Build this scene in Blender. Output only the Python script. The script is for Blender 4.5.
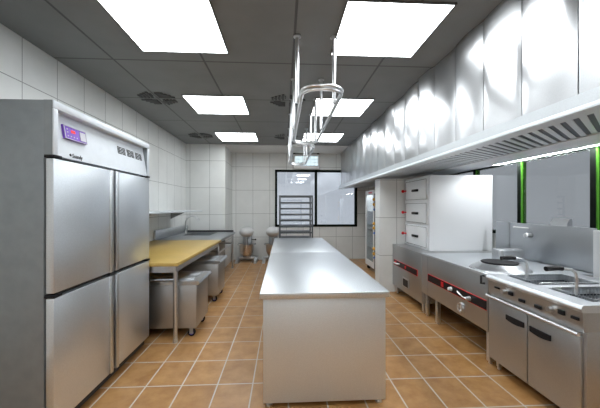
import bpy, bmesh, math, random
from mathutils import Vector, Matrix, noise
random.seed(4)
for o in list(bpy.data.objects):
    bpy.data.objects.remove(o)
S = bpy.context.scene
C = S.collection
PI = math.pi

# ------------------------------------------------------------------ camera, world, exposure
cam = bpy.data.cameras.new('camera')
cam.lens = 18.6
cam.sensor_width = 36
cam.shift_y = 0.005
cam.clip_start = 0.02
co = bpy.data.objects.new('camera', cam)
C.objects.link(co)
co.location = (0, 0, 1.35)
co.rotation_euler = (PI / 2, 0, math.radians(-3.14))
S.camera = co

W = bpy.data.worlds.new('overcast')
S.world = W
W.use_nodes = True
W.node_tree.nodes['Background'].inputs[0].default_value = (0.88, 0.93, 1.0, 1)
W.node_tree.nodes['Background'].inputs[1].default_value = 1.0

LAMP = 11.0
S.view_settings.view_transform = 'Standard'
S.view_settings.look = 'None'
S.view_settings.gamma = 1
S.view_settings.use_curve_mapping = False
S.view_settings.exposure = 0.0

CEIL = 2.75


# ------------------------------------------------------------------ materials
class N:
    def __init__(s, name):
        s.m = bpy.data.materials.new(name)
        s.m.use_nodes = True
        s.t = s.m.node_tree
        s.b = s.t.nodes['Principled BSDF']

    def n(s, kind, **kw):
        x = s.t.nodes.new(kind)
        for k, v in kw.items():
            setattr(x, k, v)
        return x

    def l(s, a, b):
        s.t.links.new(a, b)

    def math(s, op, a, b=None):
        x = s.n('ShaderNodeMath', operation=op)
        for i, v in enumerate((a, b)):
            if v is None:
                continue
            if isinstance(v, (int, float)):
                x.inputs[i].default_value = v
            else:
                s.l(v, x.inputs[i])
        return x.outputs[0]

    def mix(s, f, a, b):
        x = s.n('ShaderNodeMix', data_type='RGBA')
        if isinstance(f, (int, float)):
            x.inputs[0].default_value = f
        else:
            s.l(f, x.inputs[0])
        for i, v in ((6, a), (7, b)):
            if isinstance(v, tuple):
                x.inputs[i].default_value = v if len(v) == 4 else (*v, 1)
            else:
                s.l(v, x.inputs[i])
        return x.outputs[2]

    def noise(s, scale, detail=3, rough=0.5, vec=None):
        x = s.n('ShaderNodeTexNoise')
        x.inputs['Scale'].default_value = scale
        x.inputs['Detail'].default_value = detail
        x.inputs['Roughness'].default_value = rough
        if vec is not None:
            s.l(vec, x.inputs['Vector'])
        return x.outputs[0]

    def ramp(s, fac, lo, hi):
        x = s.n('ShaderNodeMapRange')
        s.l(fac, x.inputs[0])
        x.inputs[1].default_value = lo
        x.inputs[2].default_value = hi
        return x.outputs[0]

    def bump(s, h, strength, dist=0.01):
        x = s.n('ShaderNodeBump')
        x.inputs['Strength'].default_value = strength
        x.inputs['Distance'].default_value = dist
        s.l(h, x.inputs['Height'])
        s.l(x.outputs[0], s.b.inputs['Normal'])

    def seam(s, coord, off, pitch, w):
        d = s.math('SUBTRACT', coord, off)
        d = s.math('DIVIDE', d, pitch)
        d = s.math('FRACT', d)
        d = s.math('SUBTRACT', d, 0.5)
        d = s.math('ABSOLUTE', d)
        d = s.math('SUBTRACT', 0.5, d)
        return s.math('LESS_THAN', d, w / 2 / pitch)

    def cell(s, coord, off, pitch):
        d = s.math('SUBTRACT', coord, off)
        d = s.math('DIVIDE', d, pitch)
        return s.math('FLOOR', d)


def plain(name, col, rough=0.5, metal=0.0, var=0.06, scale=14.0):
    m = N(name)
    tc = m.n('ShaderNodeTexCoord')
    f = m.noise(scale, 3, 0.5, tc.outputs['Object'])
    c2 = tuple(max(0, c * (1 - var)) for c in col)
    c3 = tuple(min(1, c * (1 + var)) for c in col)
    m.l(m.mix(m.ramp(f, 0.3, 0.7), c2, c3), m.b.inputs['Base Color'])
    m.b.inputs['Roughness'].default_value = rough
    m.b.inputs['Metallic'].default_value = metal
    return m.m


def steel(name, col=(0.70, 0.71, 0.72), rough=0.32, grain=260.0, bump=0.05, var=0.08, stretch=None, rvar=0.06, metal=1.0):
    m = N(name)
    tc = m.n('ShaderNodeTexCoord')
    v = tc.outputs['Object']
    if stretch:
        mp = m.n('ShaderNodeMapping')
        mp.inputs['Scale'].default_value = stretch
        m.l(v, mp.inputs[0])
        v = mp.outputs[0]
    f = m.noise(grain, 3, 0.6, v)
    fr = m.ramp(f, 0.3, 0.7)
    m.l(m.mix(fr, tuple(c * (1 - var) for c in col), tuple(min(1, c * (1 + var)) for c in col)), m.b.inputs['Base Color'])
    r = m.math('MULTIPLY', fr, rvar * 2)
    r = m.math('ADD', r, rough - rvar)
    m.l(r, m.b.inputs['Roughness'])
    m.b.inputs['Metallic'].default_value = metal
    if bump:
        m.bump(f, bump, 0.002)
    return m.m


def emit(name, col, s):
    m = N(name)
    m.b.inputs['Base Color'].default_value = (*col, 1)
    m.b.inputs['Emission Color'].default_value = (*col, 1)
    m.b.inputs['Emission Strength'].default_value = s
    return m.m


def wall_tiles():
    m = N('grey_white_wall_tiles')
    g = m.n('ShaderNodeNewGeometry')
    p = m.n('ShaderNodeSeparateXYZ')
    m.l(g.outputs['Position'], p.inputs[0])
    nn = m.n('ShaderNodeSeparateXYZ')
    m.l(g.outputs['True Normal'], nn.inputs[0])
    ax = m.math('GREATER_THAN', m.math('ABSOLUTE', nn.outputs[0]), 0.5)
    ay = m.math('GREATER_THAN', m.math('ABSOLUTE', nn.outputs[1]), 0.5)
    sx = m.math('MULTIPLY', m.seam(p.outputs[0], -0.77, 0.43, 0.007), ay)
    sy = m.math('MULTIPLY', m.seam(p.outputs[1], 2.681, 0.40, 0.007), ax)
    sz = m.seam(p.outputs[2], 0.58, 0.60, 0.007)
    k = m.math('MAXIMUM', m.math('MAXIMUM', sx, sy), sz)
    f = m.noise(3.0, 4, 0.6, g.outputs['Position'])
    base = m.mix(m.ramp(f, 0.3, 0.7), (0.66, 0.67, 0.655), (0.72, 0.73, 0.715))
    m.l(m.mix(k, base, (0.26, 0.26, 0.255)), m.b.inputs['Base Color'])
    m.b.inputs['Roughness'].default_value = 0.38
    m.bump(m.math('SUBTRACT', 1.0, k), 0.3, 0.003)
    return m.m


def floor_tiles():
    m = N('tan_floor_tiles')
    g = m.n('ShaderNodeNewGeometry')
    p = m.n('ShaderNodeSeparateXYZ')
    m.l(g.outputs['Position'], p.inputs[0])
    kx = m.seam(p.outputs[0], -1.03, 0.2667, 0.010)
    ky = m.seam(p.outputs[1], 2.39, 0.372, 0.010)
    k = m.math('MAXIMUM', kx, ky)
    cv = m.n('ShaderNodeCombineXYZ')
    m.l(m.cell(p.outputs[0], -1.03, 0.2667), cv.inputs[0])
    m.l(m.cell(p.outputs[1], 2.39, 0.372), cv.inputs[1])
    wn = m.n('ShaderNodeTexWhiteNoise')
    m.l(cv.outputs[0], wn.inputs[0])
    f = m.noise(7.0, 6, 0.62, g.outputs['Position'])
    a = m.mix(m.ramp(f, 0.32, 0.68), (0.315, 0.150, 0.048), (0.45, 0.248, 0.094))
    v = m.math('ADD', m.math('MULTIPLY', wn.outputs[0], 0.16), 0.92)
    vm = m.n('ShaderNodeVectorMath', operation='SCALE')
    m.l(a, vm.inputs[0])
    m.l(v, vm.inputs[3])
    m.l(m.mix(k, vm.outputs[0], (0.50, 0.47, 0.42)), m.b.inputs['Base Color'])
    rr = m.math('ADD', m.math('MULTIPLY', k, 0.3), 0.36)
    m.l(rr, m.b.inputs['Roughness'])
    m.bump(m.math('SUBTRACT', 1.0, k), 0.4, 0.004)
    return m.m


def ceiling_panels():
    m = N('dark_grey_ceiling_panels')
    g = m.n('ShaderNodeNewGeometry')
    p = m.n('ShaderNodeSeparateXYZ')
    m.l(g.outputs['Position'], p.inputs[0])
    kx = m.seam(p.outputs[0], -1.605, 0.85, 0.020)
    ky = m.seam(p.outputs[1], 3.03, 1.045, 0.020)
    k = m.math('MAXIMUM', kx, ky)
    f = m.noise(2.5, 4, 0.6, g.outputs['Position'])
    base = m.mix(m.ramp(f, 0.3, 0.7), (0.16, 0.163, 0.16), (0.185, 0.188, 0.185))
    m.l(m.mix(k, base, (0.06, 0.06, 0.06)), m.b.inputs['Base Color'])
    m.b.inputs['Roughness'].default_value = 0.5
    m.bump(m.math('SUBTRACT', 1.0, k), 0.4, 0.005)
    return m.m


def glass(name, tint, gloss):
    m = N(name)
    m.t.nodes.remove(m.b)
    out = [n for n in m.t.nodes if n.type == 'OUTPUT_MATERIAL'][0]
    tr = m.n('ShaderNodeBsdfTransparent')
    tr.inputs[0].default_value = (*tint, 1)
    gl = m.n('ShaderNodeBsdfGlossy')
    gl.inputs['Roughness'].default_value = 0.02
    gl.inputs[0].default_value = (0.9, 0.92, 0.95, 1)
    mx = m.n('ShaderNodeMixShader')
    mx.inputs[0].default_value = gloss
    m.l(tr.outputs[0], mx.inputs[1])
    m.l(gl.outputs[0], mx.inputs[2])
    m.l(mx.outputs[0], out.inputs[0])
    return m.m


def island_steel():
    m = N('speckled_worktop_steel')
    tc = m.n('ShaderNodeTexCoord')
    f = m.noise(150.0, 2, 0.7, tc.outputs['Object'])
    m.l(m.mix(m.ramp(f, 0.35, 0.65), (0.60, 0.63, 0.66), (0.75, 0.78, 0.81)), m.b.inputs['Base Color'])
    m.b.inputs['Metallic'].default_value = 1.0
    m.b.inputs['Roughness'].default_value = 0.38
    m.bump(f, 0.12, 0.003)
    return m.m


M = dict(
    wall=wall_tiles(), floor=floor_tiles(), ceil=ceiling_panels(),
    soffit=plain('white_soffit_paint', (0.72, 0.72, 0.71), 0.6, 0, 0.03),
    steel=steel('satin_steel', (0.64, 0.66, 0.685)),
    dsteel=steel('dull_steel', (0.42, 0.44, 0.465), 0.38),
    fsteel=steel('fridge_steel', (0.74, 0.78, 0.82), 0.37, 180.0, 0.10, 0.06, None, 0.06, 0.92),
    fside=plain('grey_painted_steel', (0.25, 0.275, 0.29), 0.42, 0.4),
    fwhite=plain('pale_header_paint', (0.67, 0.715, 0.765), 0.4, 0.0, 0.03),
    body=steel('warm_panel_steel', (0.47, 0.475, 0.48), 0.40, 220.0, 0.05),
    top=island_steel(),
    island=steel('pale_panel_steel', (0.69, 0.71, 0.725), 0.45, 220.0, 0.05, 0.08, None, 0.06, 0.85),
    hood=steel('wavy_hood_steel', (0.64, 0.65, 0.665), 0.33, 160.0, 0.04, 0.04, None, 0.05, 1.0),
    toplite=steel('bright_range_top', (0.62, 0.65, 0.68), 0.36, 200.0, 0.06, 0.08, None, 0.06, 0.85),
    lip=steel('hood_lip_steel', (0.74, 0.78, 0.81), 0.40, 200.0, 0.03, 0.04, None, 0.05, 0.6),
    back=plain('white_hood_lining', (0.75, 0.77, 0.80), 0.45, 0.0, 0.03),
    ventgrey=plain('vent_dark_grey', (0.055, 0.056, 0.055), 0.6),
    plenum=plain('dark_blue_grey_steel', (0.075, 0.085, 0.105), 0.45, 0.5),
    dark=plain('dark_void', (0.02, 0.02, 0.022), 0.6),
    black=plain('black_plastic', (0.012, 0.012, 0.014), 0.35),
    rubber=plain('dark_rubber', (0.02, 0.02, 0.022), 0.6),
    violet=plain('violet_wheel_plastic', (0.13, 0.09, 0.40), 0.4),
    chrome=steel('chrome', (0.70, 0.71, 0.72), 0.30, 60.0, 0.0, 0.02, None, 0.02),
    yellow=plain('yellow_board', (0.49, 0.335, 0.092), 0.42, 0.0, 0.06, 5.0),
    frame=plain('black_window_frame', (0.006, 0.010, 0.007), 0.7),
    green=plain('green_window_frame', (0.06, 0.21, 0.022), 0.4),
    glass_far=glass('far_window_glass', (0.78, 0.80, 0.825), 0.13),
    glass_right=glass('right_window_glass', (0.56, 0.57, 0.575), 0.04),
    glass_door=glass('cabinet_glass', (0.86, 0.89, 0.9), 0.15),
    lamp=emit('lamp_diffuser', (0.93, 0.975, 1.0), LAMP),
    addedstrip=emit('added_strip_glow', (0.95, 0.98, 1.0), 110.0),  # glow of the strip added under the hood
    inlamp=emit('cabinet_lamp', (0.95, 0.98, 1.0), 14.0),
    lampframe=plain('lamp_frame', (0.10, 0.10, 0.10), 0.5),
    red=plain('red_plastic', (0.62, 0.010, 0.014), 0.35),
    redtrim=plain('red_trim', (0.70, 0.012, 0.016), 0.4),
    purple=plain('purple_panel', (0.19, 0.075, 0.52), 0.35),
    pale=plain('pale_button', (0.55, 0.55, 0.60), 0.4),
    redled=emit('red_led', (0.8, 0.02, 0.02), 0.6),
    white=plain('white_enamel', (0.80, 0.80, 0.79), 0.3, 0.0, 0.03),
    mixer=plain('mixer_paint', (0.62, 0.62, 0.62), 0.35, 0.0, 0.04),
    bowl=steel('mixer_bowl', (0.78, 0.70, 0.62), 0.3),
    rack=plain('rack_grey_paint', (0.085, 0.092, 0.098), 0.4, 0.3),
    cyan=emit('pale_blue_lit_pane', (0.70, 0.88, 0.95), 0.9),
    amber=plain('amber_plastic', (0.75, 0.40, 0.04), 0.4),
    blue=plain('blue_plastic', (0.04, 0.14, 0.45), 0.4),
    oil=plain('dark_speckled_pan', (0.10, 0.115, 0.13), 0.35, 0.6, 0.5, 160.0),
    wire=steel('basket_wire', (0.62, 0.65, 0.68), 0.3),
    whitesteel=steel('white_range_steel', (0.86, 0.88, 0.90), 0.42, 160.0, 0.03, 0.03, None, 0.05, 0.2),
)


for k_ in ('black', 'rubber'):
    M[k_].node_tree.nodes['Principled BSDF'].inputs['Specular IOR Level'].default_value = 0.15
M['frame'].node_tree.nodes['Principled BSDF'].inputs['Specular IOR Level'].default_value = 0.08
M['green'].node_tree.nodes['Principled BSDF'].inputs['Specular IOR Level'].default_value = 0.1


# ------------------------------------------------------------------ mesh helpers
class MB:
    """collects shapes (world or local coordinates), links them as one mesh object"""

    def __init__(s):
        s.bm = bmesh.new()

    def _merge(s, t, mat=None):
        if mat is not None:
            t.transform(mat)
        me = bpy.data.meshes.new('t')
        t.to_mesh(me)
        t.free()
        s.bm.from_mesh(me)
        bpy.data.meshes.remove(me)
        return s

    def box(s, x0, x1, y0, y1, z0, z1, bev=0.0, seg=2, mat=None):
        t = bmesh.new()
        bmesh.ops.create_cube(t, size=1)
        for v in t.verts:
            v.co = Vector(((x0 + x1) / 2 + v.co.x * (x1 - x0), (y0 + y1) / 2 + v.co.y * (y1 - y0), (z0 + z1) / 2 + v.co.z * (z1 - z0)))
        if bev:
            bmesh.ops.bevel(t, geom=list(t.edges), offset=bev, segments=seg, profile=0.5, affect='EDGES')
        return s._merge(t, mat)

    def cyl(s, p, q, r, r2=None, n=16):
        p, q = Vector(p), Vector(q)
        d = q - p
        t = bmesh.new()
        bmesh.ops.create_cone(t, cap_ends=True, segments=n, radius1=r, radius2=r if r2 is None else r2, depth=d.length)
        m = Matrix.Translation((p + q) / 2) @ d.to_track_quat('Z', 'Y').to_matrix().to_4x4()
        return s._merge(t, m)

    def ball(s, c, r, sc=(1, 1, 1), n=20):
        t = bmesh.new()
        bmesh.ops.create_uvsphere(t, u_segments=n, v_segments=n // 2 + 2, radius=r)
        return s._merge(t, Matrix.Translation(c) @ Matrix.Diagonal((*sc, 1)))

    def tube(s, pts, r, closed=False, n=10):
        pts = [Vector(p) for p in pts]
        t = bmesh.new()
        rings = []
        k = len(pts)
        prev = None
        for i, p in enumerate(pts):
            a = pts[(i - 1) % k] if closed or i > 0 else p
            b = pts[(i + 1) % k] if closed or i < k - 1 else p
            d = (b - a).normalized()
            if prev is None:
                u = d.orthogonal().normalized()
            else:
                u = (prev - d * prev.dot(d)).normalized()
            prev = u
            w = d.cross(u)
            rings.append([t.verts.new(p + (u * math.cos(2 * PI * j / n) + w * math.sin(2 * PI * j / n)) * r) for j in range(n)])
        for i in range(k if closed else k - 1):
            A, B = rings[i], rings[(i + 1) % k]
            if closed and i == k - 1:
                sh = min(range(n), key=lambda q: (A[0].co - B[q].co).length)
                B = B[sh:] + B[:sh]
            for j in range(n):
                t.faces.new((A[j], A[(j + 1) % n], B[(j + 1) % n], B[j]))
        if not closed:
            t.faces.new(rings[0][::-1])
            t.faces.new(rings[-1])
        return s._merge(t)

    def lathe(s, prof, c=(0, 0, 0), n=40, mat=None):
        t = bmesh.new()
        rings = []
        for r, z in prof:
            rings.append([t.verts.new((c[0] + r * math.cos(2 * PI * j / n), c[1] + r * math.sin(2 * PI * j / n), c[2] + z)) for j in range(n)])
        for A, B in zip(rings, rings[1:]):
            for j in range(n):
                t.faces.new((A[j], A[(j + 1) % n], B[(j + 1) % n], B[j]))
        bmesh.ops.remove_doubles(t, verts=list(t.verts), dist=1e-6)
        return s._merge(t, mat)

    def prism(s, poly, axis, a, b):
        """poly in the two other axes (in x,y,z order), swept from a to b along axis"""
        t = bmesh.new()

        def P(u, v, w):
            return {'x': (w, u, v), 'y': (u, w, v), 'z': (u, v, w)}[axis]
        A = [t.verts.new(P(u, v, a)) for u, v in poly]
        B = [t.verts.new(P(u, v, b)) for u, v in poly]
        k = len(poly)
        t.faces.new(A)
        t.faces.new(B[::-1])
        for i in range(k):
            t.faces.new((A[i], B[i], B[(i + 1) % k], A[(i + 1) % k]))
        return s._merge(t)

    def link(s, name, mat, parent=None, smooth=True, origin=None, label=None):
        bm = s.bm
        bmesh.ops.recalc_face_normals(bm, faces=list(bm.faces))
        off = Vector(origin) if origin else (parent_world(parent) if parent else Vector((0, 0, 0)))
        bmesh.ops.translate(bm, verts=list(bm.verts), vec=-off)
        me = bpy.data.meshes.new(name)
        bm.to_mesh(me)
        bm.free()
        mats = mat if isinstance(mat, list) else [mat]
        for m in mats:
            me.materials.append(m)
        if smooth:
            for f in me.polygons:
                f.use_smooth = True
            me.set_sharp_from_angle(angle=math.radians(35))
        o = bpy.data.objects.new(name, me)
        C.objects.link(o)
        if parent:
            o.parent = parent
        else:
            o.location = off
        if label:
            o['label'] = label
        return o


def parent_world(p):
    v = Vector((0, 0, 0))
    while p is not None:
        v = v + p.location
        p = p.parent
    return v


def thing(name, label, cat, loc, group=None):
    o = bpy.data.objects.new(name, None)
    C.objects.link(o)
    o.location = loc
    o.empty_display_size = 0.1
    o['label'] = label
    o['category'] = cat
    if group:
        o['group'] = group
    return o


def struct(o):
    o['kind'] = 'structure'
    return o


def dup(root, loc, label, rz=0.0):
    r = root.copy()
    C.objects.link(r)
    r.location = loc
    r.rotation_euler = (0, 0, rz)
    r['label'] = label
    for ch in list(root.children):
        c = ch.copy()
        C.objects.link(c)
        c.parent = r
        for g in list(ch.children):
            d = g.copy()
            C.objects.link(d)
            d.parent = c
    return r


# ------------------------------------------------------------------ room shell
XL, XR, YB, YF = -2.15, 2.82, -2.4, 8.0
T = 0.15
struct(MB().box(XL - T, XR + T, YB - T, YF + T, -0.1, 0).link('floor', M['floor']))
struct(MB().box(XL - T, XR + T, YB - T, YF + T, CEIL, CEIL + 0.1).link('ceiling', M['ceil']))
struct(MB().box(XL - T, XL, YB - T, YF + T, 0, CEIL).link('wall_left', M['wall']))
struct(MB().box(XL, XR, YB - T, YB, 0, CEIL).link('wall_back', M['wall']))
# far wall with a window opening
fx0, fx1, fz0, fz1 = -0.205, 1.93, 0.84, 2.31
b = MB()
b.box(XL, fx0, YF, YF + T, 0, CEIL).box(fx1, XR, YF, YF + T, 0, CEIL)
b.box(fx0, fx1, YF, YF + T, 0, fz0).box(fx0, fx1, YF, YF + T, fz1, CEIL)
struct(b.link('wall_far', M['wall']))
# right wall with a long window opening under the hood
wy0, wy1, wz0, wz1 = 1.70, 5.12, 1.0, 1.898
b = MB()
b.box(XR, XR + T, YB - T, wy0, 0, CEIL).box(XR, XR + T, wy1, YF + T, 0, CEIL)
b.box(XR, XR + T, wy0, wy1, 0, wz0).box(XR, XR + T, wy0, wy1, wz1, CEIL)
struct(b.link('wall_right', M['wall']))
# boxed-out tiled corner at far left, low tiled partition at right
struct(MB().box(XL, -1.29, 7.0, YF, 0, CEIL).link('wall_corner', M['wall']))
struct(MB().box(1.535, XR, 4.85, 5.10, 0, 1.80).link('wall_partition', M['wall']))
# white dropped soffit strip along the far wall
struct(MB().box(-1.29, 1.49, 7.02, YF, CEIL - 0.02, CEIL).link('trim_1', M['soffit']))

# far window
w = struct(thing('window_1', 'wide black framed window in the far wall', 'window', ((fx0 + fx1) / 2, YF, fz0)))
b = MB()
fw = 0.055
b.box(fx0, fx0 + fw, YF - 0.015, YF + 0.08, fz0, fz1).box(fx1 - fw, fx1, YF - 0.015, YF + 0.08, fz0, fz1)
b.box(fx0, fx1, YF - 0.015, YF + 0.08, fz0, fz0 + fw).box(fx0, fx1, YF - 0.015, YF + 0.08, fz1 - fw, fz1)
b.box(0.825, 0.885, YF - 0.015, YF + 0.08, fz0, fz1)
b.link('window_frame', M['frame'], w)
b = MB()
b.box(fx0 + fw, 0.825, YF + 0.03, YF + 0.038, fz0 + fw, fz1 - fw)
b.link('pane', M['glass_far'], w)
b = MB()
b.box(0.885, fx1 - fw, YF + 0.03, YF + 0.038, fz0 + fw, fz1 - fw)
b.link('pane', M['glass_far'], w)

# right window
w = struct(thing('window_2', 'long window behind the cooking range', 'window', (XR, (wy0 + wy1) / 2, wz0)))
b = MB()
b.box(XR - 0.01, XR + 0.06, wy0, wy1, wz1 - 0.012, wz1).box(XR - 0.01, XR + 0.06, wy0, wy1, wz0, wz0 + 0.04)
ml = [1.765, 2.65, 3.535, 4.40, 5.085]
for y in ml:
    b.box(XR - 0.008, XR + 0.06, y - 0.012, y + 0.045, wz0, wz1)
b.link('window_frame', M['frame'], w)
for y in ml:
    MB().box(XR - 0.009, XR + 0.05, y - 0.026, y - 0.012, wz0, wz1).link('sash_edge', M['green'], w, label='green sash edge')
for y0, y1 in zip(ml, ml[1:]):
    MB().box(XR + 0.006, XR + 0.012, y0 + 0.045, y1 - 0.026, wz0 + 0.04, wz1 - 0.012).link('pane', M['glass_right'], w)


# ------------------------------------------------------------------ ceiling lights
def make_light():
    t = thing('ceiling_light', '', 'ceiling light', (0, 0, CEIL), 'square ceiling lights')
    b = MB()
    h = 0.37
    for s in (-1, 1):
        b.box(min(s * h, s * (h + 0.012)), max(s * h, s * (h + 0.012)), -h - 0.012, h + 0.012, CEIL - 0.014, CEIL - 0.001)
        b.box(-h, h, min(s * h, s * (h + 0.012)), max(s * h, s * (h + 0.012)), CEIL - 0.014, CEIL - 0.001)
    b.link('lamp_frame', M['lampframe'], t, origin=(0, 0, CEIL))
    MB().box(-h, h, -h, h, CEIL - 0.011, CEIL - 0.001).link('diffuser', M['lamp'], t, origin=(0, 0, CEIL))
    return t


L0 = make_light()
spots = [(-0.87, 2.46, 'nearest square ceiling light over the aisle beside the tall refrigerator'),
         (0.81, 2.44, 'nearest square ceiling light on the extractor hood side'),
         (-0.88, 4.31, 'middle square ceiling light of the left row, above the yellow table'),
         (0.80, 4.32, 'middle square ceiling light of the hood side row, behind the hanging rails'),
         (-0.90, 6.24, 'farthest square ceiling light of the left row, near the tiled corner'),
         (0.78, 6.19, 'farthest square ceiling light of the hood side row'),
         (-0.87, 0.55, 'square ceiling light above the viewer on the refrigerator side'),
         (0.81, 0.55, 'square ceiling light above the viewer on the hood side'),
         (-0.87, -1.35, 'rearmost square ceiling light on the refrigerator side'),
         (0.81, -1.35, 'rearmost square ceiling light on the hood side')]
for i, (x, y, lab) in enumerate(spots):
    if i == 0:
        L0.location = (x, y, CEIL)
        L0['label'] = lab
    else:
        dup(L0, (x, y, CEIL), lab)


# ceiling vents: four triangular slatted grilles round a panel crossing
def make_vent():
    t = thing('ceiling_vent', '', 'air vent', (0, 0, CEIL), 'ceiling air vents')
    for q in range(4):
        b = MB()
        for k in range(4):
            a = 0.045 + k * 0.045
            ln = 0.20 - k * 0.035
            b.box(a, a + 0.026, 0.03, 0.03 + ln, -0.012, -0.001)
            b.box(a - 0.022, a - 0.008, 0.03 + ln * 0.3, 0.03 + ln * 0.75, -0.010, -0.001)
        bmesh.ops.rotate(b.bm, verts=list(b.bm.verts), cent=(0, 0, 0), matrix=Matrix.Rotation(q * PI / 2, 3, 'Z'))
        b.link('grille', M['ventgrey'], t, origin=(0, 0, 0.0001))
    return t


V0 = make_vent()
for i, (x, y, lab) in enumerate([(-1.605, 4.085, 'dark four-part ceiling vent above the refrigerator, nearer of the two by the left wall'),
                                 (-1.605, 6.165, 'dark four-part ceiling vent by the left wall, the one near the tiled corner'),
                                 (0.06, 4.085, 'dark four-part ceiling vent left of the hanging rails, the nearer one'),
                                 (0.06, 6.165, 'dark four-part ceiling vent beside the hanging rails, the farther one')]):
    if i == 0:
        V0.location = (x, y, CEIL)
        V0['label'] = lab
    else:
        dup(V0, (x, y, CEIL), lab)

# ------------------------------------------------------------------ tall refrigerator
F = thing('refrigerator', 'tall four-door stainless refrigerator with purple control panel against the left wall', 'refrigerator', (-1.72, 2.47, 0))
fy0, fy1, fX = 1.835, 3.095, -1.30
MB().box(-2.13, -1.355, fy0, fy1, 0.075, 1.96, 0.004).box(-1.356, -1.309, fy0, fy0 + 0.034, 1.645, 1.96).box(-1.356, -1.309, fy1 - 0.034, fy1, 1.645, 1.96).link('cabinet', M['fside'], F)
# header: framed, recessed face
b = MB()
b.box(-1.354, -1.3088, fy0 + 0.0345, fy1 - 0.0345, 1.915, 1.96).box(-1.3085, fX, fy0, fy1, 1.915, 1.96, 0.003).box(-1.3085, fX, fy0, fy0 + 0.035, 1.645, 1.914, 0.003)
b.box(-1.3085, fX, fy1 - 0.035, fy1, 1.645, 1.914, 0.003)
b.link('header_frame', M['fwhite'], F)
hd = MB().prism([(-1.354, 1.646), (-1.306, 1.646), (-1.348, 1.914), (-1.354, 1.914)], 'y', fy0 + 0.036, fy1 - 0.036).link('header_panel', M['fwhite'], F)


def hx(z):   # header face X at height z
    return -1.306 - 0.042 * (z - 1.646) / 0.268


b = MB()
PY, PW = 1.945, 0.21
zc, hh = 1.808, 0.042
pz = [(hx(zc - hh), zc - hh), (hx(zc - hh) + 0.014, zc - hh), (hx(zc + hh) + 0.014, zc + hh), (hx(zc + hh), zc + hh)]
b.prism(pz, 'y', PY, PY + PW)
dp = b.link('control_display', M['purple'], F, label='purple control display')
XX = hx(zc) + 0.014
tilt = Matrix.Translation((XX, 0, zc)) @ Matrix.Rotation(-math.atan2(0.042, 0.268), 4, 'Y')


def on_panel(y0, y1, dz0, dz1, th, name, mat, parent):
    return MB().box(0.0005, th, y0, y1, dz0, dz1, 0, 2, tilt).link(name, mat, parent)


on_panel(PY + 0.142, PY + 0.198, -0.029, 0.028, 0.004, 'key_plate', M['pale'], dp)
on_panel(PY + 0.062, PY + 0.098, 0.004, 0.020, 0.003, 'red_readout', M['redled'], dp)
b = MB()
b.box(0.0005, 0.003, PY, PY + PW, hh - 0.004, hh, 0, 2, tilt).box(0.0005, 0.003, PY, PY + PW, -hh, -hh + 0.004, 0, 2, tilt)
b.box(0.0005, 0.003, PY, PY + 0.005, -hh, hh, 0, 2, tilt).box(0.0005, 0.003, PY + PW - 0.005, PY + PW, -hh, hh, 0, 2, tilt)
b.link('display_rim', M['pale'], dp)
for k in range(4):
    on_panel(PY + 0.024 + 0.027 * k, PY + 0.032 + 0.027 * k, -0.025, -0.018, 0.003, 'button', M['pale'], dp)
for k in range(2):
    on_panel(PY + 0.022, PY + 0.031, -0.002 + 0.019 * k, 0.005 + 0.019 * k, 0.003, 'button', M['pale'], dp)
zc2 = 1.812
tilt2 = Matrix.Translation((hx(zc2), 0, zc2)) @ Matrix.Rotation(-math.atan2(0.042, 0.268), 4, 'Y')
for k in range(3):
    y = 2.575 + k * 0.15
    b = MB()
    for i in range(5):
        z = -0.028 + i * 0.0125
        for (a0, a1) in ((0, 0.04), (0.055, 0.12)) if i % 2 else ((0, 0.065), (0.08, 0.12)):
            b.box(0.0005, 0.003, y + a0, y + a1, z, z + 0.007, 0, 2, tilt2)
    b.link('vent_grille', M['dark'], F)
# maker's lettering under the display
tx = bpy.data.curves.new('maker_lettering', 'FONT')
tx.body = 'Ssandy'
tx.size = 0.036
tx.extrude = 0.0008
tx.materials.append(M['black'])
tmp = bpy.data.objects.new('maker_lettering_curve', tx)
C.objects.link(tmp)
bpy.context.view_layer.update()
tme = bpy.data.meshes.new_from_object(tmp.evaluated_get(bpy.context.evaluated_depsgraph_get()))
bpy.data.objects.remove(tmp)
to = bpy.data.objects.new('maker_lettering', tme)
C.objects.link(to)
zt = 1.657
to.parent = F
to.matrix_basis = Matrix.Translation(Vector((hx(zt) + 0.0015, 2.0, zt)) - F.location) @ Matrix(((0, 0, 1), (1, 0, 0), (0, 1, 0))).to_4x4()
MB().ball((hx(1.669), 1.988, 1.669), 0.010, (0.15, 1, 1)).link('maker_emblem', M['black'], F)
# doors
b = MB().box(-1.354, -1.345, fy0 + 0.02, fy1 - 0.02, 0.08, 1.64)
b.link('door_gasket', M['dark'], F)
for (z0, z1) in ((0.095, 0.828), (0.856, 1.628)):
    for (y0, y1, near) in ((fy0, 2.402, True), (2.522, fy1, False)):
        d = MB().box(-1.3445, fX, y0, y1, z0, z1, 0.005).link('door', M['fsteel'], F)
        yy = (y1, y1 + 0.04) if near else (y0 - 0.04, y0)
        MB().box(-1.3445, fX + 0.012, yy[0] + 0.001, yy[1] - 0.001, z0, z1, 0.006).link('handle', M['steel'], d)
        hy = y0 + 0.012 if near else y1 - 0.012
for (y0, y1) in ((fy0 - 0.003, fy0 + 0.06), (fy1 - 0.06, fy1 + 0.003)):
    for z in (0.832, 1.632):
        MB().box(-1.352, fX + 0.006, y0, y1, z, z + 0.016, 0.002).link('hinge', M['black'], F)
MB().box(-2.10, -1.335, fy0 + 0.03, fy1 - 0.03, 0.03, 0.075).link('plinth', M['dark'], F)
for x in (-2.05, -1.40):
    for y in (fy0 + 0.08, fy1 - 0.08):
        MB().cyl((x, y, 0), (x, y, 0.032), 0.025).link('foot', M['rubber'], F)


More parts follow.
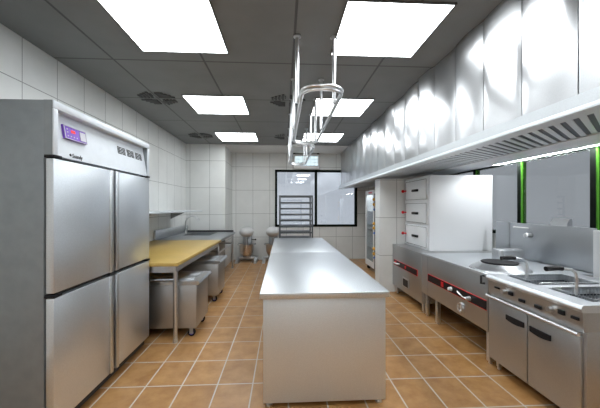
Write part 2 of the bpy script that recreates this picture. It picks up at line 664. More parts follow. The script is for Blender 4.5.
# ------------------------------------------------------------------ island worktables
def worktable(y0, y1, label):
    x0, x1 = -0.155, 0.722
    t = thing('worktable', label, 'worktable', ((x0 + x1) / 2, (y0 + y1) / 2, 0), 'island worktables')
    MB().box(x0, x1, y0, y1, 0.738, 0.78, 0.006, 3).link('tabletop', M['top'], t)
    MB().box(x0 + 0.022, x1 - 0.022, y0 + 0.022, y1 - 0.012, 0.035, 0.7375, 0.003).link('body_panel', M['island'], t)
    for x in (x0 + 0.06, x1 - 0.06):
        for y in (y0 + 0.06, y1 - 0.08):
            MB().cyl((x, y, 0), (x, y, 0.012), 0.022).cyl((x, y, 0.012), (x, y, 0.036), 0.013).link('foot', M['chrome'], t)
    return t


worktable(2.06, 3.915, 'long steel island worktable nearest the viewer, with plain end panel')
worktable(3.92, 5.72, 'farther steel island worktable, behind the near one and before the tray rack')

# ------------------------------------------------------------------ left: yellow table and sink bench
Y = thing('prep_table', 'steel prep table with yellow top beside the refrigerator', 'table', (-1.58, 4.18, 0))
MB().box(-2.13, -1.035, 3.11, 5.255, 0.765, 0.80, 0.004).link('tabletop', M['yellow'], Y, label='yellow tabletop')
b = MB()
for x in (-2.08, -1.095):
    b.box(x, x + 0.03, 3.14, 5.23, 0.70, 0.7645)
for y in (3.14, 5.20):
    b.box(-2.049, -1.096, y, y + 0.03, 0.70, 0.7645)
b.link('apron', M['steel'], Y)
b = MB()
b.cyl((-2.065, 3.17, 0.62), (-2.065, 5.20, 0.62), 0.014).cyl((-2.065, 3.17, 0.62), (-1.08, 3.17, 0.62), 0.014).cyl((-2.065, 5.20, 0.62), (-1.08, 5.20, 0.62), 0.014)
b.link('stretcher', M['dsteel'], Y)
for x in (-2.065, -1.075):
    for y in (3.165, 5.205):
        MB().cyl((x, y, 0.03), (x, y, 0.699), 0.021).cyl((x, y, 0), (x, y, 0.035), 0.026, 0.023).link('leg', M['steel'], Y)

K = thing('sink_bench', 'steel sink bench with low splashback between yellow table and tiled corner', 'sink', (-1.6, 6.12, 0))
b = MB()
sx0, sx1, sy0, sy1 = -1.95, -1.42, 6.1, 6.85
b.box(-2.13, sx0, 5.262, 6.97, 0.755, 0.80, 0.003).box(sx1, -1.055, 5.262, 6.97, 0.755, 0.80, 0.003)
b.box(sx0 + 0.0005, sx1 - 0.0005, 5.262, sy0, 0.755, 0.80).box(sx0 + 0.0005, sx1 - 0.0005, sy1, 6.97, 0.755, 0.80)
b.link('worktop', M['dsteel'], K)
b = MB()
b.box(sx0, sx1, sy0, sy1, 0.53, 0.54).box(sx0 - 0.008, sx0, sy0, sy1, 0.53, 0.7545).box(sx1, sx1 + 0.008, sy0, sy1, 0.53, 0.7545)
b.box(sx0, sx1, sy0 - 0.008, sy0, 0.53, 0.7545).box(sx0, sx1, sy1, sy1 + 0.008, 0.53, 0.7545)
b.link('basin', M['dsteel'], K)
MB().box(-2.14, -2.105, 5.262, 6.97, 0.801, 0.96, 0.004).link('splashback', M['steel'], K)
MB().box(-2.10, -1.10, 6.95, 6.97, 0.801, 0.835).link('end_upstand', M['dark'], K)
b = MB()
b.cyl((-1.115, 5.30, 0.55), (-1.115, 6.93, 0.55), 0.014).cyl((-1.115, 6.93, 0.55), (-2.06, 6.93, 0.55), 0.014).cyl((-2.06, 5.30, 0.55), (-2.06, 6.93, 0.55), 0.014)
b.link('stretcher', M['steel'], K)
for x in (-2.065, -1.115):
    for y in (5.30, 6.93):
        MB().cyl((x, y, 0.03), (x, y, 0.754), 0.020).cyl((x, y, 0), (x, y, 0.035), 0.025, 0.022).link('leg', M['steel'], K)

b = MB()
pts = [(-2.03, 6.6, 0.80), (-2.03, 6.6, 1.02)] + [(-2.03 + 0.13 * (1 - math.cos(a)), 6.6, 1.02 + 0.14 * math.sin(a)) for a in [i * PI / 10 for i in range(1, 9)]]
b.tube(pts, 0.014)
fa = b.link('faucet', M['chrome'], K, label='chrome gooseneck faucet')
MB().cyl((-2.03, 6.6, 0.80), (-2.03, 6.6, 0.86), 0.028, 0.02).link('base', M['chrome'], fa)
MB().tube([(-2.03, 6.57, 0.85), (-1.99, 6.52, 0.90), (-1.93, 6.48, 0.94)], 0.009).link('lever', M['chrome'], fa)
MB().cyl((-1.775, 6.6, 1.115), (-1.765, 6.6, 1.06), 0.018).link('nozzle', M['chrome'], fa)


def wall_shelf(y0, y1, label):
    t = thing('wall_shelf', label, 'shelf', (-2.14, (y0 + y1) / 2, 1.27), 'steel wall shelves')
    MB().box(-2.148, -1.56, y0, y1, 1.262, 1.285, 0.004).link('shelf_board', M['lip'], t)
    for y in (y0 + 0.12, y1 - 0.03):
        MB().prism([(-2.148, 1.262), (-1.85, 1.262), (-2.148, 1.12)], 'y', y - 0.004, y + 0.004).link('bracket', M['dsteel'], t)


wall_shelf(3.08, 4.44, 'steel wall shelf above the yellow table, the one nearer the refrigerator')
wall_shelf(4.445, 6.10, 'steel wall shelf reaching over the sink, the farther of the two')


# ingredient bins on casters
def make_bin():
    t = thing('ingredient_bin', '', 'bin', (0, 0, 0), 'wheeled steel bins')
    w, d = 0.38, 0.25
    b = MB()
    tm = bmesh.new()
    vs = []
    for (z, k) in ((0.095, 0.985), (0.545, 1.0)):
        vs.append([tm.verts.new((sx * w * k, sy * d * k, z)) for sx, sy in ((-1, -1), (1, -1), (1, 1), (-1, 1))])
    tm.faces.new(vs[0][::-1])
    tm.faces.new(vs[1])
    for j in range(4):
        tm.faces.new((vs[0][j], vs[0][(j + 1) % 4], vs[1][(j + 1) % 4], vs[1][j]))
    bmesh.ops.bevel(tm, geom=list(tm.edges), offset=0.008, segments=2, profile=0.5, affect='EDGES')
    b._merge(tm)
    b.link('body', M['body'], t)
    b = MB()
    b.prism([(-w - 0.012, 0.546), (w + 0.012, 0.546), (w + 0.035, 0.565), (w + 0.02, 0.585), (-w - 0.012, 0.585)], 'y', -d - 0.015, d + 0.015)
    l = b.link('lid', M['steel'], t)
    MB().box(-w + 0.02, w - 0.05, -d + 0.03, -0.008, 0.5855, 0.592, 0.002).box(-w + 0.02, w - 0.05, 0.008, d - 0.03, 0.5855, 0.592, 0.002).link('lid_inset', M['dsteel'], l)
    for sx in (-1, 1):
        for sy in (-1, 1):
            x, y = sx * 0.315, sy * 0.2
            c = MB().cyl((x, y - 0.014, 0.038), (x, y + 0.014, 0.038), 0.038, n=24).link('caster', M['rubber'], t)
            MB().cyl((x, y - 0.017, 0.038), (x, y + 0.017, 0.038), 0.021, n=20).link('wheel_hub', M['violet'], c)
            MB().box(x - 0.018, x + 0.018, y - 0.023, y - 0.018, 0.03, 0.085).box(x - 0.018, x + 0.018, y + 0.018, y + 0.023, 0.03, 0.085).box(x - 0.025, x + 0.025, y - 0.023, y + 0.023, 0.083, 0.097).link('fork', M['dsteel'], c)
    return t


B0 = make_bin()
B0.location = (-1.27, 3.51, 0)
B0['label'] = 'wheeled steel ingredient bin under the yellow table, the one next to the refrigerator'
dup(B0, (-1.295, 4.70, 0), 'wheeled steel ingredient bin farther under the yellow table, toward the sink')

# ------------------------------------------------------------------ planetary mixers at the far wall


def make_mixer():
    t = thing('dough_mixer', '', 'mixer', (0, 0, 0), 'floor standing dough mixers')
    MB().ball((0, -0.02, 0.745), 1, (0.172, 0.24, 0.128), 32).link('motor_head', M['mixer'], t)
    b = MB()
    b.box(-0.11, 0.11, 0.10, 0.24, 0.06, 0.66, 0.02)
    b.link('column', M['dsteel'], t)
    for s in (-1, 1):
        b = MB()
        b.prism([(-0.22, 0.0), (0.26, 0.0), (0.26, 0.07), (0.05, 0.09), (-0.22, 0.03)], 'x', s * 0.22 - 0.035, s * 0.22 + 0.035)
        b.link('foot', M['steel'], t)
    MB().box(-0.255, 0.255, 0.10, 0.25, 0.06, 0.12, 0.01).link('base', M['steel'], t)
    bw = MB().lathe([(0.0, 0.17), (0.09, 0.175), (0.145, 0.22), (0.165, 0.30), (0.17, 0.43), (0.18, 0.435), (0.18, 0.445), (0.16, 0.445), (0.155, 0.30), (0.0, 0.19)], (0, -0.04, 0)).link('bowl', M['bowl'], t)
    b = MB()
    b.tube([(-0.2, 0.12, 0.44), (-0.2, -0.06, 0.44), (-0.185, -0.06, 0.44)], 0.015).tube([(0.2, 0.12, 0.44), (0.2, -0.06, 0.44), (0.185, -0.06, 0.44)], 0.015)
    b.box(-0.215, 0.215, 0.09, 0.13, 0.42, 0.46)
    b.link('bowl_yoke', M['dsteel'], t)
    MB().cyl((0, -0.04, 0.36), (0, -0.04, 0.64), 0.03).lathe([(0.06, 0.25), (0.09, 0.30), (0.06, 0.38), (0.02, 0.39)], (0, -0.04, 0), 16).link('dough_hook', M['steel'], t)
    MB().tube([(0.11, 0.12, 0.55), (0.20, 0.06, 0.55)], 0.010).ball((0.21, 0.055, 0.55), 0.02).link('lever', M['black'], t)
    return t


X0 = make_mixer()
X0.location = (-0.885, 7.62, 0)
X0['label'] = 'grey dough mixer with bronze-toned bowl at far wall, fully in view left of the island'
dup(X0, (-0.245, 7.62, 0), 'grey dough mixer half hidden behind the end of the island and the tray rack')

# ------------------------------------------------------------------ tray rack behind the island
R = thing('tray_rack', 'tall grey steel tray rack with many shelves behind the island', 'rack', (0.255, 6.25, 0))
rx0, rx1, ry0, ry1 = -0.077, 0.585, 6.0, 6.5
for x in (rx0, rx1 - 0.03):
    for y in (ry0, ry1 - 0.03):
        MB().box(x, x + 0.03, y, y + 0.03, 0.10, 1.575, 0.003).link('post', M['rack'], R)
b = MB()
for z in (1.545, 0.13):
    b.box(rx0 + 0.031, rx1 - 0.031, ry0 + 0.002, ry0 + 0.028, z, z + 0.03).box(rx0 + 0.031, rx1 - 0.031, ry1 - 0.028, ry1 - 0.002, z, z + 0.03)
    b.box(rx0 + 0.002, rx0 + 0.028, ry0 + 0.031, ry1 - 0.031, z, z + 0.03).box(rx1 - 0.028, rx1 - 0.002, ry0 + 0.031, ry1 - 0.031, z, z + 0.03)
b.link('frame_bar', M['rack'], R)
for k in range(11):
    z = 1.418 - k * 0.1165
    MB().box(rx0 + 0.031, rx1 - 0.031, ry0 + 0.004, ry1 - 0.032, z, z + 0.030, 0.003).link('shelf', M['rack'], R)
for x in (rx0 + 0.015, rx1 - 0.015):
    for y in (ry0 + 0.015, ry1 - 0.015):
        MB().cyl((x - 0.012, y, 0.04), (x + 0.012, y, 0.04), 0.04, n=20).box(x - 0.016, x + 0.016, y - 0.016, y + 0.016, 0.06, 0.0995).link('caster', M['rubber'], R)

# ------------------------------------------------------------------ lit box above the far window
G = thing('light_box', 'small white wall box with rows of pale blue lit panes above the far window', 'light box', (0.595, 7.98, 2.33))
MB().box(0.27, 0.925, 7.90, 7.99, 2.325, 2.70, 0.008).link('housing', M['white'], G)
for x in (0.29, 0.905):
    MB().cyl((x, 7.945, 2.70), (x, 7.945, 2.73), 0.028).link('mounting_knob', M['black'], G)
for r in range(3):
    for k in range(6):
        x = 0.305 + k * 0.099
        z = 2.415 + r * 0.082
        MB().box(x, x + 0.086, 7.892, 7.8995, z, z + 0.064, 0.003).link('lit_pane', M['cyan'], G)
MB().box(0.285, 0.91, 7.888, 7.8995, 2.395, 2.408).box(0.285, 0.91, 7.888, 7.8995, 2.645, 2.656).link('pane_rail', M['dsteel'], G)

# ------------------------------------------------------------------ hanging rails (pot rack)


def make_rail():
    t = thing('hanging_rail', '', 'hanging rail', (0.303, 0, CEIL), 'ceiling hung chrome rails')
    hw = 0.158

    def loop(z, y0, y1, hw):
        pts = []
        rr = min(hw, 0.125)
        for (cx, cy, a0) in ((hw - rr, y0 + rr, -PI / 2), (hw - rr, y1 - rr, 0), (-hw + rr, y1 - rr, PI / 2), (-hw + rr, y0 + rr, PI)):
            for i in range(9):
                a = a0 + i * PI / 2 / 8
                pts.append((0.301 + cx + rr * math.cos(a), cy + rr * math.sin(a), z))
        # drop coincident neighbours
        out = []
        for p in pts:
            if not out or (Vector(p) - Vector(out[-1])).length > 1e-4:
                out.append(p)
        if (Vector(out[0]) - Vector(out[-1])).length < 1e-4:
            out.pop()
        return out
    MB().tube(loop(2.248, -0.006, 1.966, hw), 0.0125, True).link('upper_ring', M['chrome'], t)
    MB().tube(loop(2.222, 0.0, 1.96, hw - 0.004), 0.0125, True).link('lower_ring', M['chrome'], t)
    for y in (0.25, 1.10, 1.72):
        for s in (-1, 1):
            x = 0.268 + s * 0.152
            MB().cyl((x, y, 2.20), (x, y, CEIL - 0.001), 0.016).cyl((x, y, CEIL - 0.012), (x, y, CEIL - 0.001), 0.03).link('hanger_rod', M['chrome'], t)
    return t


H0 = make_rail()
H0.location = (0.303, 2.285, CEIL)
H0['label'] = 'chrome looped hanging rail under the ceiling, the one nearest the viewer'
dup(H0, (0.303, 4.42, CEIL), 'chrome looped hanging rail farther back, in front of the far window')

# ------------------------------------------------------------------ extractor hood
E = thing('extractor_hood', 'long stainless extractor hood with wavy panels and baffle filters over the cooking line', 'extractor hood', (2.1, 3.7, 1.81))
hy0, hy1 = -0.75, 7.985
HX = 1.505
MB().box(HX + 0.035, XR - 0.005, hy0, hy1, 1.97, CEIL - 0.003).link('duct_body', M['dark'], E)
pitch = 0.3745
k0 = -6
y = 1.502 + k0 * pitch
pi = 0
while y < hy1 - 0.05:
    y1 = min(y + pitch, hy1)
    tb = bmesh.new()
    nu, nv = 16, 26
    g = []
    for i in range(nu + 1):
        row = []
        for j in range(nv + 1):
            s, q = i / nu, j / nv
            yy = y + 0.0035 + (y1 - y - 0.007) * s
            zz = 1.904 + (CEIL - 0.004 - 1.904) * q
            e = min(1, 6 * min(s, 1 - s))
            wob = noise.noise(Vector((pi * 3.7, yy * 2.2, zz * 2.0))) * 0.036
            dx = 0.008 * math.sin(PI * s) + wob * e
            row.append(tb.verts.new((HX - dx, yy, zz)))
        g.append(row)
    for i in range(nu):
        for j in range(nv):
            tb.faces.new((g[i][j], g[i + 1][j], g[i + 1][j + 1], g[i][j + 1]))
    ex = bmesh.ops.extrude_face_region(tb, geom=list(tb.faces))
    for v in ex['geom']:
        if isinstance(v, bmesh.types.BMVert):
            v.co.x = HX + 0.03
    mb = MB()
    mb._merge(tb)
    mb.link('cladding_panel', M['hood'], E)
    y = y1
    pi += 1
# front lip: boxed gutter with a lower return
b = MB()
b.prism([(1.427, 1.812), (1.53, 1.812), (1.53, 1.84), (1.475, 1.84), (1.475, 1.885), (HX + 0.03, 1.885), (HX + 0.03, 1.9035), (1.447, 1.9035), (1.447, 1.842), (1.427, 1.822)], 'y', hy0, hy1)
b.link('front_lip', M['lip'], E)
# filter bed: diagonal baffle slats over a dark plenum
b = MB()
b.prism([(1.532, 1.826), (2.20, 1.871), (2.20, 1.9695), (1.532, 1.9695)], 'y', hy0 + 0.01, hy1 - 0.01)
b.link('plenum', M['plenum'], E)
b = MB()
yy = hy0
ang = math.atan2(0.435, 0.52)
slope = math.atan2(0.045, 0.67)
while yy < hy1 - 0.5:
    L = 0.82
    m = Matrix.Translation((1.535, yy, 1.822)) @ Matrix.Rotation(-slope, 4, 'Y') @ Matrix.Rotation(ang, 4, 'Z')
    b.box(0, L, -0.016, 0.016, -0.003, 0.001, 0, 2, m)
    yy += 0.078
b.link('baffle_filter', M['lip'], E)
b = MB()
b.prism([(2.185, 1.857), (XR - 0.003, 1.900), (XR - 0.003, 1.9695), (2.201, 1.9695), (2.201, 1.872), (2.185, 1.868)], 'y', hy0, hy1)
b.link('back_lining', M['back'], E, label='white lining panel behind the filters')
MB().prism([(2.755, 1.8948), (2.785, 1.8968), (2.785, 1.8998), (2.755, 1.8978)], 'y', 0.8, 3.92).link('added_light_strip', M['addedstrip'], E, label='glowing strip added under the hood to light the steam cabinet')  # added emitter, no visible fixture: brightens the near face of the steam cabinet

# ------------------------------------------------------------------ right: steam cabinet
SC = thing('steam_cabinet', 'white steel steam cabinet with three drawer-like doors and red latch knobs', 'steam cabinet', (2.37, 4.4, 0.765))
cx0, cx1, cy0, cy1 = 1.937, 2.80, 4.0, 4.825
MB().box(cx0, cx1, cy0, cy1, 0.7655, 1.775, 0.006).link('cabinet', M['whitesteel'], SC)
for k in range(3):
    z0 = 1.455 - k * 0.327
    d = MB().box(cx0 - 0.022, cx0 - 0.001, 4.05, 4.745, z0, z0 + 0.275, 0.004).link('door', M['whitesteel'], SC)
    MB().box(cx0 - 0.0245, cx0 - 0.0225, 4.05, 4.745, z0 + 0.271, z0 + 0.275).box(cx0 - 0.0245, cx0 - 0.0225, 4.05, 4.745, z0, z0 + 0.004).box(cx0 - 0.0245, cx0 - 0.0225, 4.05, 4.054, z0, z0 + 0.275).box(cx0 - 0.0245, cx0 - 0.0225, 4.741, 4.745, z0, z0 + 0.275).link('door_edge', M['dark'], d)
    MB().box(cx0 - 0.05, cx0 - 0.0225, 4.29, 4.47, z0 + 0.115, z0 + 0.15, 0.006).link('handle', M['black'], d)
    MB().cyl((cx0, 4.775, z0 + 0.14), (cx0 - 0.04, 4.775, z0 + 0.14), 0.010).box(cx0 - 0.042, cx0 - 0.030, 4.70, 4.785, z0 + 0.13, z0 + 0.15).ball((cx0 - 0.055, 4.775, z0 + 0.14), 0.024).link('latch_knob', M['red'], d, label='red latch knob')

FX = 1.74


def face_box(y0, y1, z0, z1, th=0.006):
    return MB().box(FX - th, FX - 0.0005, y0, y1, z0, z1)


def leg(parent, x, y, ztop, s=0.022):
    MB().box(x - s, x + s, y - s, y + s, 0.02, ztop, 0.003).cyl((x, y, 0), (x, y, 0.022), 0.016).link('leg', M['steel'], parent)


# steam range under it
SR = thing('steam_range', 'low steel steamer range under the white steam cabinet beside the tiled partition', 'range', (2.2, 4.3, 0))
MB().box(FX, 2.80, 3.805, 4.845, 0.13, 0.765, 0.004).link('body', M['body'], SR)
p = face_box(3.93, 4.77, 0.456, 0.530).link('control_strip', M['black'], SR)
face_box(3.925, 4.775, 0.5305, 0.5345).box(FX - 0.006, FX - 0.0005, 3.925, 4.775, 0.4515, 0.4555).box(FX - 0.006, FX - 0.0005, 3.9235, 3.9295, 0.4515, 0.5345).link('red_border', M['redtrim'], p)
MB().cyl((FX - 0.007, 4.31, 0.494), (FX - 0.010, 4.31, 0.494), 0.022).link('indicator', M['red'], p)
MB().tube([(FX - 0.007, 4.53, 0.50), (FX - 0.05, 4.57, 0.50), (FX - 0.05, 4.65, 0.505)], 0.012).link('valve_handle', M['chrome'], p)
MB().cyl((FX - 0.007, 4.67, 0.50), (FX - 0.03, 4.67, 0.50), 0.02).link('valve_knob', M['red'], p)
h = face_box(4.19, 4.40, 0.215, 0.345, 0.012).link('hatch', M['chrome'], SR)
MB().box(FX - 0.0150, FX - 0.0125, 4.21, 4.38, 0.225, 0.325).link('hatch_opening', M['black'], h)
for x in (1.80, 2.68):
    for y in (3.86, 4.78):
        leg(SR, x, y, 0.1295)

# wok range
WR = thing('wok_range', 'steel wok range with red-edged black control strip beside the fryer', 'range', (2.2, 3.18, 0))
wy0r, wy1r = 2.548, 3.80
MB().box(FX, 2.80, wy0r, wy1r, 0.285, 0.755, 0.004).link('body', M['body'], WR)
b = MB()
b.box(FX - 0.004, 2.80, wy0r, wy1r, 0.7555, 0.768, 0.003)
b.box(FX - 0.004, FX + 0.02, wy0r, wy1r, 0.7685, 0.776, 0.002)
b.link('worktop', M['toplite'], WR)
p = face_box(2.562, 3.625, 0.468, 0.545).link('control_strip', M['black'], WR)
face_box(2.556, 3.630, 0.5455, 0.5495).box(FX - 0.006, FX - 0.0005, 2.556, 3.630, 0.4635, 0.4675).box(FX - 0.006, FX - 0.0005, 3.6255, 3.631, 0.4635, 0.5495).link('red_border', M['redtrim'], p)
MB().box(FX - 0.0095, FX - 0.0065, 3.265, 3.315, 0.48, 0.533).link('indicator', M['red'], p)
MB().cyl((FX - 0.007, 3.11, 0.505), (FX - 0.04, 3.11, 0.505), 0.022, 0.015).link('gas_knob', M['white'], p)
MB().cyl((FX - 0.007, 2.79, 0.50), (FX - 0.045, 2.79, 0.50), 0.022, 0.016).tube([(FX - 0.045, 2.79, 0.50), (FX - 0.065, 2.82, 0.51), (FX - 0.06, 2.91, 0.535)], 0.0065).link('gas_valve', M['chrome'], p)
MB().lathe([(0.0, 0.02), (0.018, 0.02), (0.022, 0.008), (0.032, 0.006), (0.036, 0.022), (0.046, 0.022), (0.05, 0.0)], (0, 0, 0), 28, Matrix.Translation((FX - 0.0005, 2.935, 0.368)) @ Matrix.Rotation(-PI / 2, 4, 'Y')).link('burner_dial', M['chrome'], WR)
MB().box(FX - 0.002, FX - 0.0003, 3.640, 3.646, 0.286, 0.752).link('panel_seam', M['dsteel'], WR)
MB().tube([(FX - 0.0045, 2.59, 0.755), (FX - 0.03, 2.59, 0.755), (FX - 0.03, 2.59, 0.69), (FX - 0.0005, 2.59, 0.69)], 0.010).link('hose_hook', M['dark'], WR)
for (x, y) in ((1.79, 2.585), (1.79, 3.49), (1.79, 3.75), (2.66, 2.585), (2.66, 3.75)):
    leg(WR, x, y, 0.2845)
MB().lathe([(0.255, 0.0), (0.25, 0.012), (0.215, 0.030), (0.175, 0.052), (0.158, 0.058), (0.0, 0.058)], (2.03, 2.805, 0.7685), 56).link('burner_ring', M['steel'], WR, label='pale cone-shaped burner ring')
MB().lathe([(0.150, 0.0585), (0.155, 0.066), (0.147, 0.071), (0.135, 0.068), (0.09, 0.061), (0.0, 0.0595)], (2.03, 2.805, 0.7685), 48).link('burner_well', M['rubber'], WR)
# splashback, tap, flue
MB().box(2.70, 2.73, 2.55, 3.55, 0.769, 1.164, 0.003).link('splashback', M['dsteel'], WR)
MB().box(2.70, 2.73, 3.554, 3.798, 0.769, 1.168, 0.003).link('side_splashback', M['dsteel'], WR)
tp = MB().cyl((2.6995, 3.235, 1.04), (2.65, 3.235, 1.04), 0.026).ball((2.645, 3.235, 1.04), 0.028).link('water_tap', M['chrome'], WR)
MB().cyl((2.687, 3.26, 1.118), (2.687, 3.47, 1.118), 0.007).cyl((2.6995, 3.47, 1.118), (2.68, 3.47, 1.118), 0.010).link('spout', M['white'], tp)
MB().prism([(2.735, 1.10), (2.735, 1.19), (2.76, 1.235), (2.785, 1.235), (2.79, 1.10)], 'y', 2.84, 3.03).link('flue_cap', M['steel'], WR)
MB().box(2.27, 2.55, 3.14, 3.26, 0.769, 0.90, 0.006).box(2.30, 2.52, 3.11, 3.1395, 0.80, 0.89).link('water_box', M['steel'], WR)

# ------------------------------------------------------------------ double fryer
FR = thing('deep_fryer', 'two-door stainless deep fryer cabinet with black recessed handles nearest on the right', 'fryer', (2.15, 2.12, 0))
qy0, qy1 = 1.704, 2.538
MB().box(FX + 0.02, 2.52, qy0, qy1, 0.085, 0.62, 0.003).link('cabinet', M['body'], FR)
# control fascia + bullnose top as one bent profile, wells left open
fas = MB().prism([(FX + 0.018, 0.621), (FX + 0.005, 0.621), (FX - 0.007, 0.735), (FX + 0.018, 0.735)], 'y', qy0, qy1).link('control_fascia', M['body'], FR)
b = MB()
prof = [(FX + 0.10, 0.735), (FX - 0.006, 0.735), (FX - 0.015, 0.742), (FX - 0.020, 0.756), (FX - 0.015, 0.770), (FX - 0.004, 0.779), (FX + 0.10, 0.779)]
b.prism(prof, 'y', qy0 - 0.005, qy1 + 0.002)
wells = [(1.765, 2.08), (2.17, 2.485)]
wx0, wx1 = FX + 0.115, 2.36
b.box(FX + 0.0985, wx0, qy0 - 0.005, qy1 + 0.002, 0.735, 0.779).box(wx1, 2.52, qy0 - 0.005, qy1 + 0.002, 0.735, 0.779)
b.box(wx0, wx1, qy0 - 0.005, wells[0][0], 0.735, 0.779).box(wx0, wx1, wells[0][1], wells[1][0], 0.735, 0.779).box(wx0, wx1, wells[1][1], qy1 + 0.002, 0.735, 0.779)
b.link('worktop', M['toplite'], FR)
MB().box(FX + 0.0185, 2.52, qy0, qy0 + 0.008, 0.6205, 0.7345).link('side_panel', M['body'], FR)
MB().box(FX + 0.0185, 2.52, qy1 - 0.008, qy1, 0.6205, 0.7345).link('side_panel', M['body'], FR)
for (a, c) in wells:
    b = MB()
    b.box(wx0, wx1, a, c, 0.64, 0.645).box(wx0 - 0.004, wx0, a, c, 0.64, 0.7345).box(wx1, wx1 + 0.004, a, c, 0.64, 0.7345)
    b.box(wx0, wx1, a - 0.004, a, 0.64, 0.7345).box(wx0, wx1, c, c + 0.004, 0.64, 0.7345)
    b.link('oil_well', M['oil'], FR)
MB().box(2.53, 2.60, qy0, 2.40, 0.09, 1.16, 0.004).link('rear_upstand', M['whitesteel'], FR)


def fx(z):
    return FX + 0.005 - 0.012 * (z - 0.621) / 0.114


def slot(y, z, hy, hz, name, mat, th=0.012):
    MB().box(fx(z) - th, fx(z) + 0.002, y - hy, y + hy, z - hz, z + hz, 0.003).link(name, mat, fas)


slot(2.42, 0.695, 0.026, 0.007, 'switch', M['black'])
slot(2.272, 0.690, 0.022, 0.014, 'switch', M['black'])
slot(2.165, 0.667, 0.027, 0.011, 'switch', M['black'])
slot(2.022, 0.668, 0.027, 0.011, 'switch', M['black'])
slot(1.84, 0.694, 0.022, 0.015, 'switch', M['black'])
slot(1.75, 0.690, 0.024, 0.009, 'switch', M['black'])
for yk in (2.335, 1.915):
    MB().cyl((fx(0.69) + 0.002, yk, 0.69), (fx(0.69) - 0.03, yk, 0.69), 0.017).link('thermostat_knob', M['chrome'], fas)
MB().cyl((FX - 0.02, qy0 + 0.01, 0.605), (FX - 0.02, qy1 - 0.005, 0.605), 0.012).cyl((FX - 0.02, qy0 + 0.03, 0.605), (FX + 0.02, qy0 + 0.03, 0.605), 0.007).cyl((FX - 0.02, qy1 - 0.03, 0.605), (FX + 0.02, qy1 - 0.03, 0.605), 0.007).link('towel_bar', M['chrome'], FR)
for (y0, y1, h0, h1) in ((2.122, 2.534, 2.145, 2.322), (qy0 + 0.02, 2.114, 1.92, 2.09)):
    d = MB().box(FX - 0.001, FX + 0.0195, y0, y1, 0.088, 0.585, 0.004).link('door', M['body'], FR)
    arc = [(h0, 0.515), (h1, 0.515), (h1, 0.478)] + [(h1 - (h1 - h0) * i / 8, 0.478 - 0.010 * math.sin(PI * i / 8)) for i in range(1, 8)] + [(h0, 0.478)]
    MB().prism(arc, 'x', FX - 0.010, FX - 0.0015).link('recessed_handle', M['black'], d)
for x in (1.80, 2.46):
    for y in (qy0 + 0.05, qy1 - 0.05):
        leg(FR, x, y, 0.0845, 0.016)


# fry baskets resting in the wells
def make_basket():
    t = thing('fry_basket', '', 'fry basket', (0, 0, 0), 'fryer baskets')
    hx_, hy_ = 0.226, 0.145
    z1, z0 = 0.775, 0.725
    b = MB()
    for z in (z1 + 0.012,):
        b.tube([(-hx_, -hy_, z), (hx_, -hy_, z), (hx_, hy_, z), (-hx_, hy_, z)], 0.005, True, 8)
    b.link('rim', M['wire'], t)
    b = MB()
    n = 18
    for i in range(n + 1):
        x = -hx_ + 2 * hx_ * i / n
        b.box(x - 0.0015, x + 0.0015, -hy_, hy_, z0 - 0.0015, z0 + 0.0015)
        b.box(x - 0.0015, x + 0.0015, -hy_ - 0.0015, -hy_ + 0.0015, z0, z1 + 0.012).box(x - 0.0015, x + 0.0015, hy_ - 0.0015, hy_ + 0.0015, z0, z1 + 0.012)
    for i in range(13):
        y = -hy_ + 2 * hy_ * i / 12
        b.box(-hx_, hx_, y - 0.0015, y + 0.0015, z0 - 0.0015, z0 + 0.0015)
        b.box(-hx_ - 0.0015, -hx_ + 0.0015, y - 0.0015, y + 0.0015, z0, z1 + 0.012).box(hx_ - 0.0015, hx_ + 0.0015, y - 0.0015, y + 0.0015, z0, z1 + 0.012)
    for z in (0.742, 0.759):
        b.tube([(-hx_, -hy_, z), (hx_, -hy_, z), (hx_, hy_, z), (-hx_, hy_, z)], 0.0015, True, 4)
    b.link('wire_mesh', M['wire'], t)
    MB().tube([(-hx_, -0.03, z1 + 0.012), (-hx_ + 0.005, -0.03, 0.88), (-hx_ - 0.005, -0.03, 0.925), (-hx_ - 0.03, -0.03, 0.947), (-hx_ - 0.105, -0.03, 0.956)], 0.010).link('handle_arm', M['wire'], t)
    MB().tube([(-hx_ - 0.095, -0.03, 0.956), (-hx_ - 0.12, -0.03, 0.959), (-hx_ - 0.18, -0.03, 0.957), (-hx_ - 0.205, -0.03, 0.955)], 0.016).link('grip', M['black'], t, label='black grip')
    return t


K0 = make_basket()
K0.location = ((wx0 + wx1) / 2, 2.3275, 0)
K0['label'] = 'wire fry basket in the fryer well beside the wok burner'
dup(K0, ((wx0 + wx1) / 2, 1.9225, 0), 'wire fry basket in the near fryer well at the right edge of the picture')

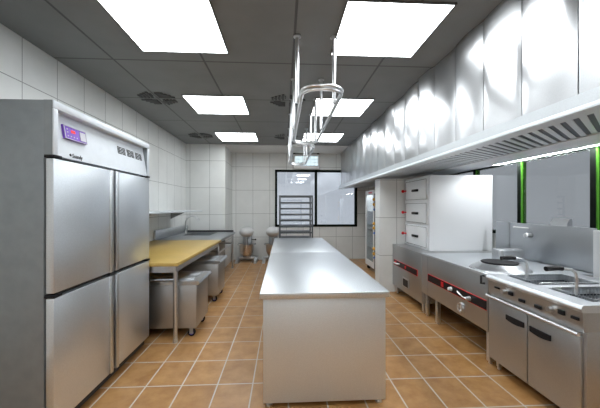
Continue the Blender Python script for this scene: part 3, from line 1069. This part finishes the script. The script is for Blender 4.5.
# ------------------------------------------------------------------ glass-door cabinet beyond the partition
D = thing('display_cabinet', 'tall white glass-door cabinet beyond the tiled partition', 'cabinet', (2.15, 6.35, 0))
gx, gy0, gy1 = 1.83, 6.02, 6.80
b = MB()
b.box(gx + 0.03, 2.5, gy0, gy0 + 0.03, 0.10, 1.70).box(gx + 0.03, 2.5, gy1 - 0.03, gy1, 0.10, 1.70)
b.box(gx + 0.03, 2.5, gy0 + 0.03, gy1 - 0.03, 0.10, 0.14).box(gx + 0.03, 2.5, gy0 + 0.03, gy1 - 0.03, 1.66, 1.70).box(2.47, 2.5, gy0 + 0.03, gy1 - 0.03, 0.14, 1.66)
b.link('cabinet', M['white'], D)
d = MB()
d.box(gx, gx + 0.029, gy0 + 0.13, gy0 + 0.20, 0.10, 1.70).box(gx, gx + 0.029, gy1 - 0.06, gy1, 0.10, 1.70)
d.box(gx, gx + 0.029, gy0 + 0.20, gy1 - 0.06, 0.10, 0.22).box(gx, gx + 0.029, gy0 + 0.20, gy1 - 0.06, 1.60, 1.70)
d = d.link('door', M['white'], D)
MB().box(gx + 0.010, gx + 0.016, gy0 + 0.2005, gy1 - 0.0605, 0.22, 1.60).link('pane', M['glass_door'], d)
MB().box(gx - 0.003, gx - 0.0005, 6.30, 6.55, 1.635, 1.665).link('red_badge', M['red'], d)
ct = MB().box(gx, gx + 0.029, gy0, gy0 + 0.12, 0.10, 1.62).link('valve_column', M['black'], D)
for i, z in enumerate((1.50, 1.40, 1.02, 0.93, 0.52, 0.42)):
    MB().ball((gx - 0.02, gy0 + 0.06, z), 0.033).link('valve_knob', M['amber'], ct, label='amber valve knob')
for z in (1.30, 0.83, 0.34):
    MB().ball((gx - 0.012, gy0 + 0.06, z), 0.024).link('valve_button', M['blue'], ct, label='blue valve button')
MB().box(gx + 0.06, gx + 0.12, gy0 + 0.12, gy1 - 0.08, 1.645, 1.659).link('inner_lamp', M['inlamp'], D)
for z in (0.48, 0.86, 1.24):
    MB().box(gx + 0.05, 2.46, gy0 + 0.035, gy1 - 0.035, z, z + 0.015).link('shelf', M['steel'], D)
for x in (gx + 0.06, 2.44):
    for y in (gy0 + 0.06, gy1 - 0.06):
        MB().cyl((x, y - 0.014, 0.04), (x, y + 0.014, 0.04), 0.04, n=20).box(x - 0.02, x + 0.02, y - 0.02, y + 0.02, 0.06, 0.0995).link('caster', M['rubber'], D)
